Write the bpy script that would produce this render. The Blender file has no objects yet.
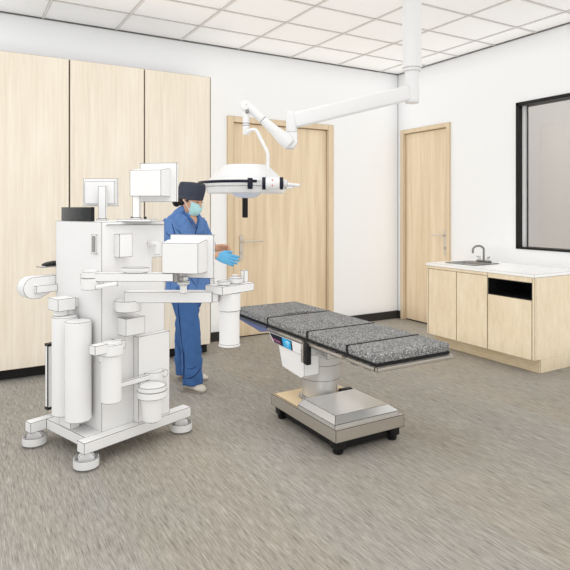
import bpy, bmesh, math, random
from mathutils import Vector, Matrix
random.seed(7)
SC = bpy.context.scene
COL = SC.collection
PI = math.pi
V3 = Vector

# ------------------------------------------------------------------ materials
def srgb(r, g, b):
    f = lambda c: (c / 255 / 12.92) if c / 255 <= 0.04045 else ((c / 255 + 0.055) / 1.055) ** 2.4
    return (f(r), f(g), f(b), 1.0)

class NT:
    def __init__(self, name):
        self.m = bpy.data.materials.new(name)
        self.m.use_nodes = True
        self.t = self.m.node_tree
        self.t.nodes.clear()
        self.out = self.n('ShaderNodeOutputMaterial')
        self.b = self.n('ShaderNodeBsdfPrincipled')
        self.t.links.new(self.b.outputs[0], self.out.inputs[0])
    def n(self, kind, **kw):
        x = self.t.nodes.new(kind)
        for k, v in kw.items():
            setattr(x, k, v)
        return x
    def l(self, a, b):
        self.t.links.new(a, b)
    def mix(self, fac, a, b, blend='MIX'):
        x = self.n('ShaderNodeMix', data_type='RGBA', blend_type=blend)
        for sock, v in ((x.inputs[0], fac), (x.inputs[6], a), (x.inputs[7], b)):
            if hasattr(v, 'is_output'):
                self.l(v, sock)
            else:
                sock.default_value = v
        return x.outputs[2]
    def math(self, op, a, b=0.0):
        x = self.n('ShaderNodeMath', operation=op)
        for sock, v in ((x.inputs[0], a), (x.inputs[1], b)):
            if hasattr(v, 'is_output'):
                self.l(v, sock)
            else:
                sock.default_value = v
        return x.outputs[0]
    def noise(self, scale, vec=(1, 1, 1), detail=3, rough=0.55):
        tc = self.n('ShaderNodeTexCoord')
        mp = self.n('ShaderNodeMapping')
        mp.inputs['Scale'].default_value = vec
        self.l(tc.outputs['Object'], mp.inputs[0])
        no = self.n('ShaderNodeTexNoise')
        no.inputs['Scale'].default_value = scale
        no.inputs['Detail'].default_value = detail
        no.inputs['Roughness'].default_value = rough
        self.l(mp.outputs[0], no.inputs['Vector'])
        return no.outputs['Fac']
    def ramp(self, fac, *stops):
        r = self.n('ShaderNodeValToRGB')
        while len(r.color_ramp.elements) < len(stops):
            r.color_ramp.elements.new(0.5)
        for e, (p, c) in zip(r.color_ramp.elements, stops):
            e.position = p
            e.color = c
        self.l(fac, r.inputs[0])
        return r.outputs[0]
    def inked(self, color, radius, ink, thr=0.985):
        """drawn ink line along the sharp edges of the thing itself"""
        bv = self.n('ShaderNodeBevel', samples=8)
        bv.inputs['Radius'].default_value = radius
        ge = self.n('ShaderNodeNewGeometry')
        d = self.n('ShaderNodeVectorMath', operation='DOT_PRODUCT')
        self.l(bv.outputs[0], d.inputs[0])
        self.l(ge.outputs['Normal'], d.inputs[1])
        f = self.math('LESS_THAN', d.outputs['Value'], thr)
        return self.mix(f, color, ink)
    def done(self, color, rough=0.6, metal=0.0, spec=0.3):
        if hasattr(color, 'is_output'):
            self.l(color, self.b.inputs['Base Color'])
        else:
            self.b.inputs['Base Color'].default_value = color
        self.b.inputs['Roughness'].default_value = rough
        self.b.inputs['Metallic'].default_value = metal
        self.b.inputs['Specular IOR Level'].default_value = spec
        return self.m

INK = srgb(44, 43, 42)
INKW = srgb(96, 76, 52)

def plain(name, rgb, rough=0.6, metal=0.0, spec=0.3, var=0.03, ink=None, rad=0.004):
    t = NT(name)
    c = srgb(*rgb)
    n = t.noise(9.0)
    lo = tuple(x * (1 - var) for x in c[:3]) + (1,)
    hi = tuple(min(1, x * (1 + var)) for x in c[:3]) + (1,)
    col = t.mix(n, lo, hi)
    if ink:
        col = t.inked(col, rad, ink)
    return t.done(col, rough, metal, spec)

def wood(name, a, b, rough=0.5, rad=0.004, ink=INKW, vec=(26, 26, 1.3)):
    t = NT(name)
    n1 = t.noise(1.0, vec, 5, 0.6)
    n2 = t.noise(1.0, (vec[0] * 5, vec[1] * 5, vec[2] * 3), 2)
    n3 = t.noise(1.0, (vec[0] * .12, vec[1] * .12, vec[2] * .35), 3)
    f = t.math('ADD', t.math('MULTIPLY', n1, 0.5), t.math('ADD', t.math('MULTIPLY', n2, 0.2), t.math('MULTIPLY', n3, 0.3)))
    col = t.ramp(f, (0.36, srgb(*a)), (0.62, srgb(*b)))
    if ink:
        col = t.inked(col, rad, ink)
    return t.done(col, rough, 0, 0.25)

def floor_mat():
    t = NT('vinyl_floor')
    fine = t.noise(1.0, (230, 13, 1), 3, 0.65)
    mid = t.noise(1.0, (85, 5.0, 1), 3, 0.6)
    big = t.noise(1.0, (1.5, 0.5, 1), 2, 0.5)
    tint = t.noise(1.0, (2.1, 1.1, 3), 2, 0.5)
    f = t.math('ADD', t.math('MULTIPLY', fine, 0.55), t.math('ADD', t.math('MULTIPLY', mid, 0.33), t.math('MULTIPLY', big, 0.12)))
    c1 = t.ramp(f, (0.32, srgb(100, 94, 85)), (0.45, srgb(143, 136, 125)), (0.54, srgb(160, 153, 141)), (0.68, srgb(188, 181, 169)))
    c2 = t.ramp(f, (0.32, srgb(98, 95, 90)), (0.45, srgb(140, 137, 131)), (0.54, srgb(158, 154, 146)), (0.68, srgb(186, 183, 177)))
    # sheets about 0.72 m wide, each with its own tint
    tc = t.n('ShaderNodeTexCoord')
    sp = t.n('ShaderNodeSeparateXYZ')
    t.l(tc.outputs['Object'], sp.inputs[0])
    band = t.math('FRACT', t.math('MULTIPLY', t.math('ADD', sp.outputs[0], 5.08), 0.694))
    alt = t.math('GREATER_THAN', band, 0.5)
    fac = t.math('ADD', t.math('MULTIPLY', alt, 0.22), t.math('MULTIPLY', tint, 0.78))
    fac2 = t.ramp(fac, (0.25, (0, 0, 0, 1)), (0.75, (.9, .9, .9, 1)))
    col = t.mix(fac2, c1, c2)
    return t.done(col, 0.75, 0, 0.1)

def granite():
    t = NT('speckled_grey_pad')
    n1 = t.noise(100.0, (1, 1, 1), 3, 0.8)
    n2 = t.noise(40.0, (1, 1, 1), 2)
    f = t.math('ADD', t.math('MULTIPLY', n1, 0.86), t.math('MULTIPLY', n2, 0.14))
    col = t.ramp(f, (0.35, srgb(54, 54, 54)), (0.46, srgb(108, 108, 107)), (0.54, srgb(141, 141, 140)), (0.65, srgb(202, 202, 201)))
    return t.done(col, 0.85, 0, 0.15)

def steel(name, rgb=(228, 227, 225), rough=0.32, ink=True):
    t = NT(name)
    n = t.noise(1.0, (3, 40, 40), 2)
    c = srgb(*rgb)
    col = t.mix(n, tuple(x * .96 for x in c[:3]) + (1,), c)
    if ink:
        col = t.inked(col, 0.0065, srgb(30, 29, 28))
    return t.done(col, rough, 0.75, 0.5)

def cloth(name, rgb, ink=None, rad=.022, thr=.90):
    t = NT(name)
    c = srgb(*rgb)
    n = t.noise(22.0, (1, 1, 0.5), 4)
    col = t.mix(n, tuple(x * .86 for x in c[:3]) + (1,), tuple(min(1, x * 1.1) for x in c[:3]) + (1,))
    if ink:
        col = t.inked(col, rad, ink, thr)  # draws dark colour into tight folds, standing in for crease shade
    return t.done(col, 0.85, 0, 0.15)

def glass_mat():
    t = NT('window_glass')
    t.t.nodes.remove(t.b)
    tr = t.n('ShaderNodeBsdfTransparent')
    tr.inputs[0].default_value = (0.86, 0.86, 0.86, 1)
    gl = t.n('ShaderNodeBsdfGlossy')
    gl.inputs['Roughness'].default_value = 0.02
    mx = t.n('ShaderNodeMixShader')
    fr = t.n('ShaderNodeFresnel')
    fr.inputs[0].default_value = 1.5
    t.l(fr.outputs[0], mx.inputs[0])
    t.l(tr.outputs[0], mx.inputs[1])
    t.l(gl.outputs[0], mx.inputs[2])
    t.l(mx.outputs[0], t.out.inputs[0])
    return t.m

M = dict(
    wall=plain('wall_paint', (238, 239, 240), 0.8, spec=0.1, var=0.008),
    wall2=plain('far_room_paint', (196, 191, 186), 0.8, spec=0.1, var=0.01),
    ceil=plain('ceiling_tile', (246, 245, 244), 0.9, spec=0.05, var=0.012),
    grid=plain('ceiling_tee', (226, 223, 219), 0.6, ink=srgb(150, 146, 142), rad=0.006),
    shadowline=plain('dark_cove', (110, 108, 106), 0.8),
    floor=floor_mat(),
    base=plain('black_baseboard', (52, 51, 50), 0.55, ink=srgb(20, 20, 20)),
    toe=plain('black_toe_kick', (38, 37, 36), 0.6),
    maple=wood('pale_maple', (224, 212, 192), (240, 231, 215)),
    maple_b=wood('pale_maple_counter', (226, 208, 178), (240, 226, 200), vec=(20, 20, 6)),
    plinth=wood('maple_plinth', (214, 194, 160), (230, 214, 184), vec=(20, 6, 20), ink=None),
    oak=wood('door_oak', (208, 186, 154), (234, 216, 188), vec=(16, 16, .8)),
    oakf=wood('door_frame_oak', (206, 184, 152), (224, 206, 178), vec=(20, 20, 1.2)),
    gap=plain('dark_gap', (62, 52, 42), 0.8),
    white=plain('machine_white', (230, 229, 228), 0.5, spec=0.25, var=0.006, ink=INK, rad=0.0048),
    lampw=plain('lamp_white', (224, 224, 224), 0.35, spec=0.4, var=0.004, ink=srgb(90, 90, 90), rad=0.004),
    slot=plain('grey_slot', (150, 148, 146), 0.6, ink=INK),
    top=plain('white_worktop', (246, 246, 245), 0.25, spec=0.45, var=0.004, ink=srgb(120, 118, 115)),
    black=plain('black_plastic', (26, 26, 27), 0.4, ink=None),
    blackg=plain('black_gloss', (30, 30, 29), 0.18, spec=0.5),
    navy=plain('navy_black_plastic', (22, 24, 40), 0.4),
    steel=steel('brushed_steel'),
    chrome=steel('chrome', (215, 214, 212), 0.16, ink=False),
    dsteel=steel('dark_steel', (158, 157, 156), 0.28),
    nickel=plain('satin_nickel', (214, 206, 194), 0.3, 0.35, 0.5, ink=srgb(90, 84, 76), rad=.003),
    rail=steel('rail_steel', (205, 198, 188), 0.28),
    pad=granite(),
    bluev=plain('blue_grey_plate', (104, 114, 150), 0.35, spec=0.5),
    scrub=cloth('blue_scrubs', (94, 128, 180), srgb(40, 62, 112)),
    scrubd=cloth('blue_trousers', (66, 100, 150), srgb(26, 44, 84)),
    cap=cloth('charcoal_cap', (66, 70, 82)),
    mask=cloth('teal_mask', (178, 220, 221)),
    strap=plain('white_loop', (236, 240, 240), 0.7),
    skin=plain('skin', (206, 160, 132), 0.55, var=0.05),
    glove=plain('blue_glove', (98, 172, 214), 0.4, spec=0.4, var=0.05),
    hair=plain('dark_hair', (36, 28, 26), 0.5),
    eye=plain('dark_eye', (36, 26, 24), 0.3),
    shoe=plain('beige_shoe', (206, 198, 186), 0.7),
    sole=plain('pale_sole', (150, 142, 132), 0.7),
    red=plain('red_mark', (214, 60, 66), 0.5),
    cyan=plain('cyan_print', (48, 168, 222), 0.4),
    cyan2=plain('pale_cyan_print', (170, 224, 244), 0.4),
    pink=plain('pink_print', (196, 120, 160), 0.5),
    blue=plain('blue_print', (70, 84, 150), 0.4),
    lens=plain('lamp_lens', (206, 212, 226), 0.15, spec=0.5),
    glass=glass_mat(),
)

# ------------------------------------------------------------------ mesh helpers
class MB:
    def __init__(self):
        self.bm = bmesh.new()
    def _basis(self, d):
        d = d.normalized()
        a = V3((0, 0, 1)) if abs(d.z) < 0.95 else V3((1, 0, 0))
        x = d.cross(a).normalized()
        return x, d.cross(x).normalized()
    def box(self, x0, x1, y0, y1, z0, z1, bev=0.0, seg=2, mat=None):
        x0, x1 = sorted((x0, x1)); y0, y1 = sorted((y0, y1)); z0, z1 = sorted((z0, z1))
        b = bmesh.new()
        vs = [b.verts.new((x, y, z)) for x in (x0, x1) for y in (y0, y1) for z in (z0, z1)]
        for f in ((0, 1, 3, 2), (4, 6, 7, 5), (0, 4, 5, 1), (2, 3, 7, 6), (0, 2, 6, 4), (1, 5, 7, 3)):
            b.faces.new([vs[i] for i in f])
        if bev > 0:
            bmesh.ops.bevel(b, geom=b.edges[:], offset=bev, segments=seg, profile=0.5, affect='EDGES')
        if mat is not None:
            b.transform(mat)
        self._join(b)
        return self
    def _join(self, b):
        m = bpy.data.meshes.new('tmp')
        b.to_mesh(m); b.free()
        self.bm.from_mesh(m)
        bpy.data.meshes.remove(m)
    def loft(self, rings, cap=True, closed=True):
        b = self.bm
        R = [[b.verts.new(p) for p in r] for r in rings]
        n = len(R[0])
        for i in range(len(R) - 1):
            for j in range(n if closed else n - 1):
                k = (j + 1) % n
                b.faces.new((R[i][j], R[i][k], R[i + 1][k], R[i + 1][j]))
        if cap:
            b.faces.new(R[0][::-1]); b.faces.new(R[-1])
        return self
    def ell(self, secs, seg=24, cap=True):
        """secs: (centre, axis1, axis2) ellipses joined"""
        rings = []
        for c, a, d in secs:
            c, a, d = V3(c), V3(a), V3(d)
            rings.append([c + a * math.cos(2 * PI * k / seg) + d * math.sin(2 * PI * k / seg) for k in range(seg)])
        return self.loft(rings, cap)
    def cyl(self, p0, p1, r0, r1=None, seg=32):
        p0, p1 = V3(p0), V3(p1)
        r1 = r0 if r1 is None else r1
        x, y = self._basis(p1 - p0)
        return self.ell([(p0, x * r0, y * r0), (p1, x * r1, y * r1)], seg)
    def rcyl(self, p0, p1, r, e=0.01, seg=32):
        """cylinder with softened rims"""
        p0, p1 = V3(p0), V3(p1)
        d = (p1 - p0).normalized()
        x, y = self._basis(d)
        s = []
        for k in range(5):
            a = PI / 2 * k / 4
            s.append((p0 + d * (e - e * math.sin(a)), r - e + e * math.cos(a)))
        s = s[::-1] + [(p1 - d * (e - e * math.sin(PI / 2 * k / 4)), r - e + e * math.cos(PI / 2 * k / 4)) for k in range(5)]
        return self.ell([(c, x * q, y * q) for c, q in s], seg)
    def lathe(self, prof, c=(0, 0, 0), seg=48, cap=True, sx=1.0, sy=1.0):
        c = V3(c)
        return self.ell([(c + V3((0, 0, z)), V3((r * sx, 0, 0)), V3((0, r * sy, 0))) for r, z in prof], seg, cap)
    def tube(self, pts, r, seg=12, cap=True, flat=1.0):
        pts = [V3(p) for p in pts]
        rr = r if isinstance(r, (list, tuple)) else [r] * len(pts)
        n = len(pts)
        secs = []
        px = None
        for i, p in enumerate(pts):
            t = (pts[min(i + 1, n - 1)] - pts[max(i - 1, 0)]).normalized()
            if px is None:
                x, y = self._basis(t)
            else:
                x = (px - t * px.dot(t)).normalized()
                y = t.cross(x).normalized()
            px = x
            secs.append((p, x * rr[i], y * rr[i] * flat))
        return self.ell(secs, seg, cap)
    def prism(self, poly, d):
        """poly: list of 3-D points (planar), extruded by vector d"""
        d = V3(d)
        return self.loft([[V3(p) for p in poly], [V3(p) + d for p in poly]])
    def sphere(self, c, rx, ry=None, rz=None, seg=24, rings=14):
        ry = rx if ry is None else ry
        rz = rx if rz is None else rz
        c = V3(c)
        secs = []
        for k in range(rings + 1):
            a = -PI / 2 + PI * k / rings
            q = max(0.02, math.cos(a))
            secs.append((c + V3((0, 0, rz * math.sin(a))), V3((rx * q, 0, 0)), V3((0, ry * q, 0))))
        return self.ell(secs, seg)
    def xf(self, m):
        self.bm.transform(m)
        return self
    def mesh(self, name, mats, angle=38):
        bmesh.ops.recalc_face_normals(self.bm, faces=self.bm.faces[:])
        me = bpy.data.meshes.new(name)
        self.bm.to_mesh(me); self.bm.free()
        for m in (mats if isinstance(mats, (list, tuple)) else [mats]):
            me.materials.append(m)
        me.polygons.foreach_set('use_smooth', [True] * len(me.polygons))
        me.set_sharp_from_angle(angle=math.radians(angle))
        return me
    def build(self, name, mats, parent=None, angle=38):
        o = bpy.data.objects.new(name, self.mesh(name, mats, angle))
        COL.objects.link(o)
        if parent is not None:
            o.parent = parent
        return o

def tag(o, label=None, cat=None, group=None, kind=None):
    for k, v in (('label', label), ('category', cat), ('group', group), ('kind', kind)):
        if v:
            o[k] = v
    return o

def thing(name, label, cat, loc=(0, 0, 0), rz=0.0, group=None, kind=None):
    o = bpy.data.objects.new(name, None)
    o.empty_display_size = 0.1
    COL.objects.link(o)
    o.location = loc
    o.rotation_euler = (0, 0, rz)
    return tag(o, label, cat, group, kind)

def fuse(mb, name, mats, parent, voxel, smooth=4, sf=0.5):
    """union of overlapping closed shapes into ONE continuous surface"""
    tmp = bpy.data.objects.new('tmp', mb.mesh('tmp', mats))
    COL.objects.link(tmp)
    r = tmp.modifiers.new('r', 'REMESH')
    r.mode = 'VOXEL'; r.voxel_size = voxel; r.use_smooth_shade = True
    s = tmp.modifiers.new('s', 'SMOOTH')
    s.factor = sf; s.iterations = smooth
    dg = bpy.context.evaluated_depsgraph_get()
    me = bpy.data.meshes.new_from_object(tmp.evaluated_get(dg))
    old = tmp.data
    bpy.data.objects.remove(tmp)
    bpy.data.meshes.remove(old)
    me.name = name
    if not me.materials:
        me.materials.append(mats)
    me.polygons.foreach_set('use_smooth', [True] * len(me.polygons))
    o = bpy.data.objects.new(name, me)
    COL.objects.link(o)
    o.parent = parent
    return o

def ring_path(c, r, a0, a1, n=24, z=0.0):
    return [V3((c[0] + r * math.cos(a0 + (a1 - a0) * k / n), c[1] + r * math.sin(a0 + (a1 - a0) * k / n), c[2] + z)) for k in range(n + 1)]

# ------------------------------------------------------------------ room
XB, YA, HC = 5.11, 5.723, 3.245          # right wall plane, back wall plane, ceiling height
X0, Y0 = -2.6, -1.6

fl = MB().box(X0, 8.6, Y0, YA + 0.2, -0.1, 0.0).build('floor', M['floor'])
tag(fl, 'grey beige streaked vinyl floor', kind='structure')

ce = MB().box(X0, XB + 0.15, Y0, YA + 0.15, HC, HC + 0.08).build('ceiling', M['ceil'])
tag(ce, 'white suspended tile ceiling', kind='structure')
g = MB()
tw = 0.012
for k in range(-5, 7):
    x = 0.723 + 0.678 * k
    if X0 < x < XB - 0.05:
        g.box(x - tw, x + tw, Y0, YA, HC - 0.008, HC + 0.001)
for k in range(0, 14):
    y = 5.185 - 0.514 * k
    if y > Y0:
        g.box(X0, XB, y - tw, y + tw, HC - 0.0075, HC + 0.001)
g.build('ceiling_grid', M['grid'], ce)
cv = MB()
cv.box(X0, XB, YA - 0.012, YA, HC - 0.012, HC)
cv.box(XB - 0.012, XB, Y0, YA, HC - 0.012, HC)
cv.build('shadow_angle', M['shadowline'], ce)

# back wall (with the opening of the wide door), right wall (door opening and window opening)
DA = (2.66, 4.0, 2.44)       # x0, x1, top of the wide door opening
DB = (4.84, 5.61, 2.44)      # y0, y1, top
W = (1.9, 3.885, 1.033, 2.565)
T = 0.14
b = MB()
b.box(X0, DA[0], YA, YA + T, 0, HC)
b.box(DA[1], XB + T, YA, YA + T, 0, HC)
b.box(DA[0], DA[1], YA, YA + T, DA[2], HC)
b.box(DA[0], DA[1], YA + T - 0.02, YA + T, 0, DA[2])
tag(b.build('wall_back', M['wall']), 'white back wall', kind='structure')
b = MB()
b.box(XB, XB + T, Y0, W[0], 0, HC)
b.box(XB, XB + T, W[0], W[1], 0, W[2])
b.box(XB, XB + T, W[0], W[1], W[3], HC)
b.box(XB, XB + T, W[1], DB[0], 0, HC)
b.box(XB, XB + T, DB[0], DB[1], DB[2], HC)
b.box(XB, XB + T, DB[1], YA, 0, HC)
b.box(XB + T - 0.02, XB + T, DB[0], DB[1], 0, DB[2])
tag(b.build('wall_right', M['wall']), 'white right wall with window', kind='structure')
tag(MB().box(X0, XB + T, Y0 - .1, Y0, 0, HC).build('wall_front', M['wall']), 'white wall behind the camera', kind='structure')
# thin drawn line in the corner where the walls meet
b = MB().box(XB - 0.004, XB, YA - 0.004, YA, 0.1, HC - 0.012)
tag(b.build('trim_1', M['shadowline']), 'thin drawn line in the corner between the two walls', kind='structure')

bb = MB()
bb.box(2.23, 2.605, YA - 0.014, YA, 0, 0.1)
bb.box(4.055, XB, YA - 0.014, YA, 0, 0.1)
tag(bb.build('baseboard_back', M['base']), 'black rubber baseboard along the back wall', kind='structure')
bb = MB()
bb.box(XB - 0.014, XB, 5.66, YA - 0.014, 0, 0.1)
bb.box(XB - 0.014, XB, 4.46, 4.79, 0, 0.1)
bb.box(XB - 0.014, XB, Y0, 3.12, 0, 0.1)
tag(bb.build('baseboard_right', M['base']), 'black rubber baseboard along the right wall', kind='structure')

# room beyond the window
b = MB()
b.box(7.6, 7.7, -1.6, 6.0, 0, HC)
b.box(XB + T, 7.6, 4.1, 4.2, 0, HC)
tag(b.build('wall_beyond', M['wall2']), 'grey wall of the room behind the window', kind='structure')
tag(MB().box(XB + T, 7.7, -1.6, 5.9, HC, HC + .08).build('ceiling_beyond', M['ceil']), 'ceiling of the room behind the window', kind='structure')

# window
w = thing('window_1', 'large interior window in a black frame', None, (XB, 0, 0), 0, kind='structure')
f = MB()
fw = 0.034
for (y0, y1, z0, z1) in ((W[0], W[1], W[3] - fw, W[3]), (W[0], W[1], W[2], W[2] + fw * .6),
                         (W[1] - fw, W[1], W[2], W[3]), (W[0], W[0] + fw, W[2], W[3])):
    f.box(-0.012, T + 0.01, y0, y1, z0, z1)
f.build('window_frame', M['black'], w)
f = MB()
f.box(0.046, 0.06, W[1] - fw - 0.045, W[1] - fw, W[2] + fw * .6, W[3] - fw)
f.build('glazing_bead', M['white'], w)
MB().box(0.062, 0.070, W[0] + fw, W[1] - fw - 0.002, W[2] + fw * .6, W[3] - fw).build('window_glass', M['glass'], w)

# wide door in the back wall: origin at the left frame edge on the floor, local x along the wall
def lever(mb, hx, z0, z1, zl, length, out, side):
    """mb in local coordinates x along, y out of the door (negative = into room)"""
    poly = []
    r = 0.022
    for k in range(13):
        a = PI * k / 12
        poly.append((hx + r * math.cos(a), -out, z1 - r + r * math.sin(a)))
    for k in range(13):
        a = PI + PI * k / 12
        poly.append((hx + r * math.cos(a), -out, z0 + r + r * math.sin(a)))
    return poly

def door(name, label, loc, rz, width, height, leaf_lo, leaf_hi, handle_x, lever_dir, gap, hz):
    d = thing(name, label, None, loc, rz, kind='structure')
    f = MB()
    jw = leaf_lo
    f.box(0, jw, -0.018, 0.12, 0, height)
    f.box(leaf_hi, width, -0.018, 0.12, 0, height)
    f.box(jw, leaf_hi, -0.018, 0.12, height - jw * .82, height)
    f.build('door_frame', M['oakf'], d)
    lf = MB().box(leaf_lo + 0.006, leaf_hi - 0.006, 0.02, 0.06, gap, height - jw * .82 - 0.006)
    lf.build('door_leaf', M['oak'], d)
    MB().box(leaf_lo, leaf_hi, 0.03, 0.05, 0.002, gap + 0.004).build('door_seal', M['toe'], d)
    z0, z1, zl = hz
    pl = MB()
    r = 0.021
    poly = [(handle_x + r * math.cos(PI * k / 12), 0.019, z1 - r + r * math.sin(PI * k / 12)) for k in range(13)]
    poly += [(handle_x + r * math.cos(PI + PI * k / 12), 0.019, z0 + r + r * math.sin(PI + PI * k / 12)) for k in range(13)]
    pl.prism(poly, (0, -0.010, 0))
    hp = pl.build('handle_plate', M['nickel'], d)
    lv = MB()
    lv.tube([(handle_x, 0.01, zl), (handle_x, -0.035, zl), (handle_x + lever_dir * 0.012, -0.045, zl), (handle_x + lever_dir * 0.03, -0.047, zl),
             (handle_x + lever_dir * (0.24 if lever_dir > 0 else .16), -0.047, zl)], 0.010, 14)
    lv.build('lever', M['nickel'], hp)
    MB().cyl((handle_x, 0.012, z0 + 0.085), (handle_x, 0.002, z0 + 0.085), 0.014, seg=20).build('lock_cylinder', M['steel'], hp)
    return d

door('door_1', 'wide pale oak door in the back wall behind the surgical light', (2.615, YA, 0), 0, 1.435, 2.485,
     0.077, 1.355, 0.185, 1, 0.012, (0.867, 1.158, 1.086))
# narrower door in the right wall; local x runs along -Y
door('door_2', 'narrow pale oak door in the right wall by the sink counter', (XB, 5.655, 0), -PI / 2, 0.86, 2.485,
     0.062, 0.80, 0.757, -1, 0.016, (0.89, 1.2, 1.132))

# ------------------------------------------------------------------ tall cabinets
def tall_cabinet(x0, x1, label, ends=()):
    t = thing('tall_cabinet', label, 'cabinet', ((x0 + x1) / 2, 5.25, 0), 0, 'tall maple cabinets along the back wall')
    h = (x1 - x0) / 2
    MB().box(-h, h, 0.022, YA - 5.25 - 0.001, 0.1, 2.768).build('carcass', M['gap'], t)
    MB().box(-h + 0.0055, h - 0.0055, 0.0, 0.02, 0.1, 2.77).build('door', M['maple'], t)
    for end in ends:
        MB().box(end * h, end * (h + .002), 0.0, YA - 5.25 - 0.001, 0.1, 2.77).build('end_panel', M['maple'], t)
    MB().box(-h, h - 0.004, 0.085, 0.45, 0.0, 0.0995).build('toe_kick', M['toe'], t)
    return t
tall_cabinet(0.212, 0.881, 'tall pale maple cabinet at the left end of the row', (-1,))
tall_cabinet(0.881, 1.550, 'tall pale maple cabinet in the middle of the row')
tall_cabinet(1.550, 2.220, 'tall pale maple cabinet beside the wide door', (1,))

# ------------------------------------------------------------------ sink counter
CX, CT = 4.374, 0.877
CY = (3.143, 4.443)
bcb = thing('base_cabinet', 'two-door maple base cabinet below the sink', 'cabinet', (4.74, 4.03, 0), 0, 'base cabinets of the sink counter')
def rel(o, mb):
    return mb.xf(Matrix.Translation(-V3(o.location)))
cc = MB()
cc.box(CX + 0.02, XB - 0.016, 3.646, 3.664, 0.12, CT - 0.03)
cc.box(CX + 0.02, XB - 0.016, CY[1] - 0.022, CY[1] - 0.004, 0.12, CT - 0.03)
cc.box(CX + 0.02, XB - 0.016, 3.664, CY[1] - 0.022, 0.12, 0.138)
cc.box(XB - 0.03, XB - 0.016, 3.664, CY[1] - 0.022, 0.138, CT - 0.03)
rel(bcb, cc).build('carcass', M['maple_b'], bcb)
rel(bcb, MB().box(CX + 0.085, XB - 0.016, 3.646, CY[1] - 0.03, 0.0, 0.12)).build('plinth', M['plinth'], bcb)
for y0, y1 in ((4.033, 4.415), (3.650, 4.026)):
    rel(bcb, MB().box(CX, CX + 0.019, y0, y1, 0.12, 0.815)).build('door', M['maple_b'], bcb)
rel(bcb, MB().box(CX + 0.001, CX + 0.019, 3.646, CY[1] - 0.004, 0.818, CT - 0.03)).build('top_rail', M['maple_b'], bcb)
rel(bcb, MB().box(CX + 0.001, CX + 0.019, 4.419, CY[1] - 0.004, 0.12, 0.817)).build('stile', M['maple_b'], bcb)

bn = thing('base_cabinet', 'maple base cabinet with an open black slot above its door', 'cabinet', (4.74, 3.39, 0), 0, 'base cabinets of the sink counter')
c = MB()
c.box(CX + 0.02, XB - 0.016, CY[0], CY[0] + 0.018, 0.12, CT - 0.03)       # side panel
c.box(CX + 0.085, XB - 0.016, CY[0], CY[0] + 0.018, 0.0, 0.12)
c.box(CX + 0.02, XB - 0.016, CY[0] + 0.018, 3.645, 0.12, 0.64)
c.box(CX + 0.02, XB - 0.016, CY[0] + 0.018, 3.645, 0.80, CT - 0.03)
c.box(4.9, XB - 0.016, CY[0] + 0.018, 3.645, 0.64, 0.80)
rel(bn, c).build('carcass', M['maple_b'], bn)
rel(bn, MB().box(CX + 0.085, CX + 0.11, CY[0] + 0.018, 3.646, 0, 0.12)).build('plinth', M['plinth'], bn)
rel(bn, MB().box(CX, CX + 0.019, 3.170, 3.641, 0.12, 0.644)).build('door', M['maple_b'], bn)
rel(bn, MB().box(CX + 0.001, CX + 0.0195, CY[0], 3.166, 0.12, CT - 0.03)).build('stile', M['maple_b'], bn)
rel(bn, MB().box(CX + 0.001, CX + 0.019, 3.167, 3.645, 0.80, CT - 0.03)).build('top_rail', M['maple_b'], bn)
nb = MB()
nb.box(CX + 0.004, 4.88, 3.170, 3.641, 0.646, 0.652)
nb.box(CX + 0.004, 4.88, 3.170, 3.641, 0.792, 0.799)
nb.box(CX + 0.004, 4.88, 3.170, 3.176, 0.652, 0.792)
nb.box(CX + 0.004, 4.88, 3.635, 3.641, 0.652, 0.792)
nb.box(4.874, 4.88, 3.176, 3.635, 0.652, 0.792)
rel(bn, nb).build('slot_liner', M['black'], bn)

# worktop with a real cut-out for the basin
SX, SY = (4.51, 4.93), (3.93, 4.34)
wt = MB()
cx0, cx1, cy0, cy1 = SX[0] + 0.03, SX[1] - 0.09, SY[0] + 0.03, SY[1] - 0.03
zt, zb = CT, CT - 0.0295
xa, xb_, ya, yb = CX - 0.008, XB - 0.001, CY[0] - 0.004, CY[1] + 0.006
bmw = wt.bm
def rect(x0, x1, y0, y1, z):
    return [bmw.verts.new(p) for p in ((x0, y0, z), (x1, y0, z), (x1, y1, z), (x0, y1, z))]
to, ti = rect(xa, xb_, ya, yb, zt), rect(cx0, cx1, cy0, cy1, zt)
bo, bi = rect(xa, xb_, ya, yb, zb), rect(cx0, cx1, cy0, cy1, zb)
for i in range(4):
    j = (i + 1) % 4
    bmw.faces.new((to[i], to[j], ti[j], ti[i])); bmw.faces.new((bo[j], bo[i], bi[i], bi[j]))
    bmw.faces.new((to[j], to[i], bo[i], bo[j])); bmw.faces.new((ti[i], ti[j], bi[j], bi[i]))
wk = wt.build('worktop', M['top'])
tag(wk, 'white worktop on the maple base cabinets', 'worktop')

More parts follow.
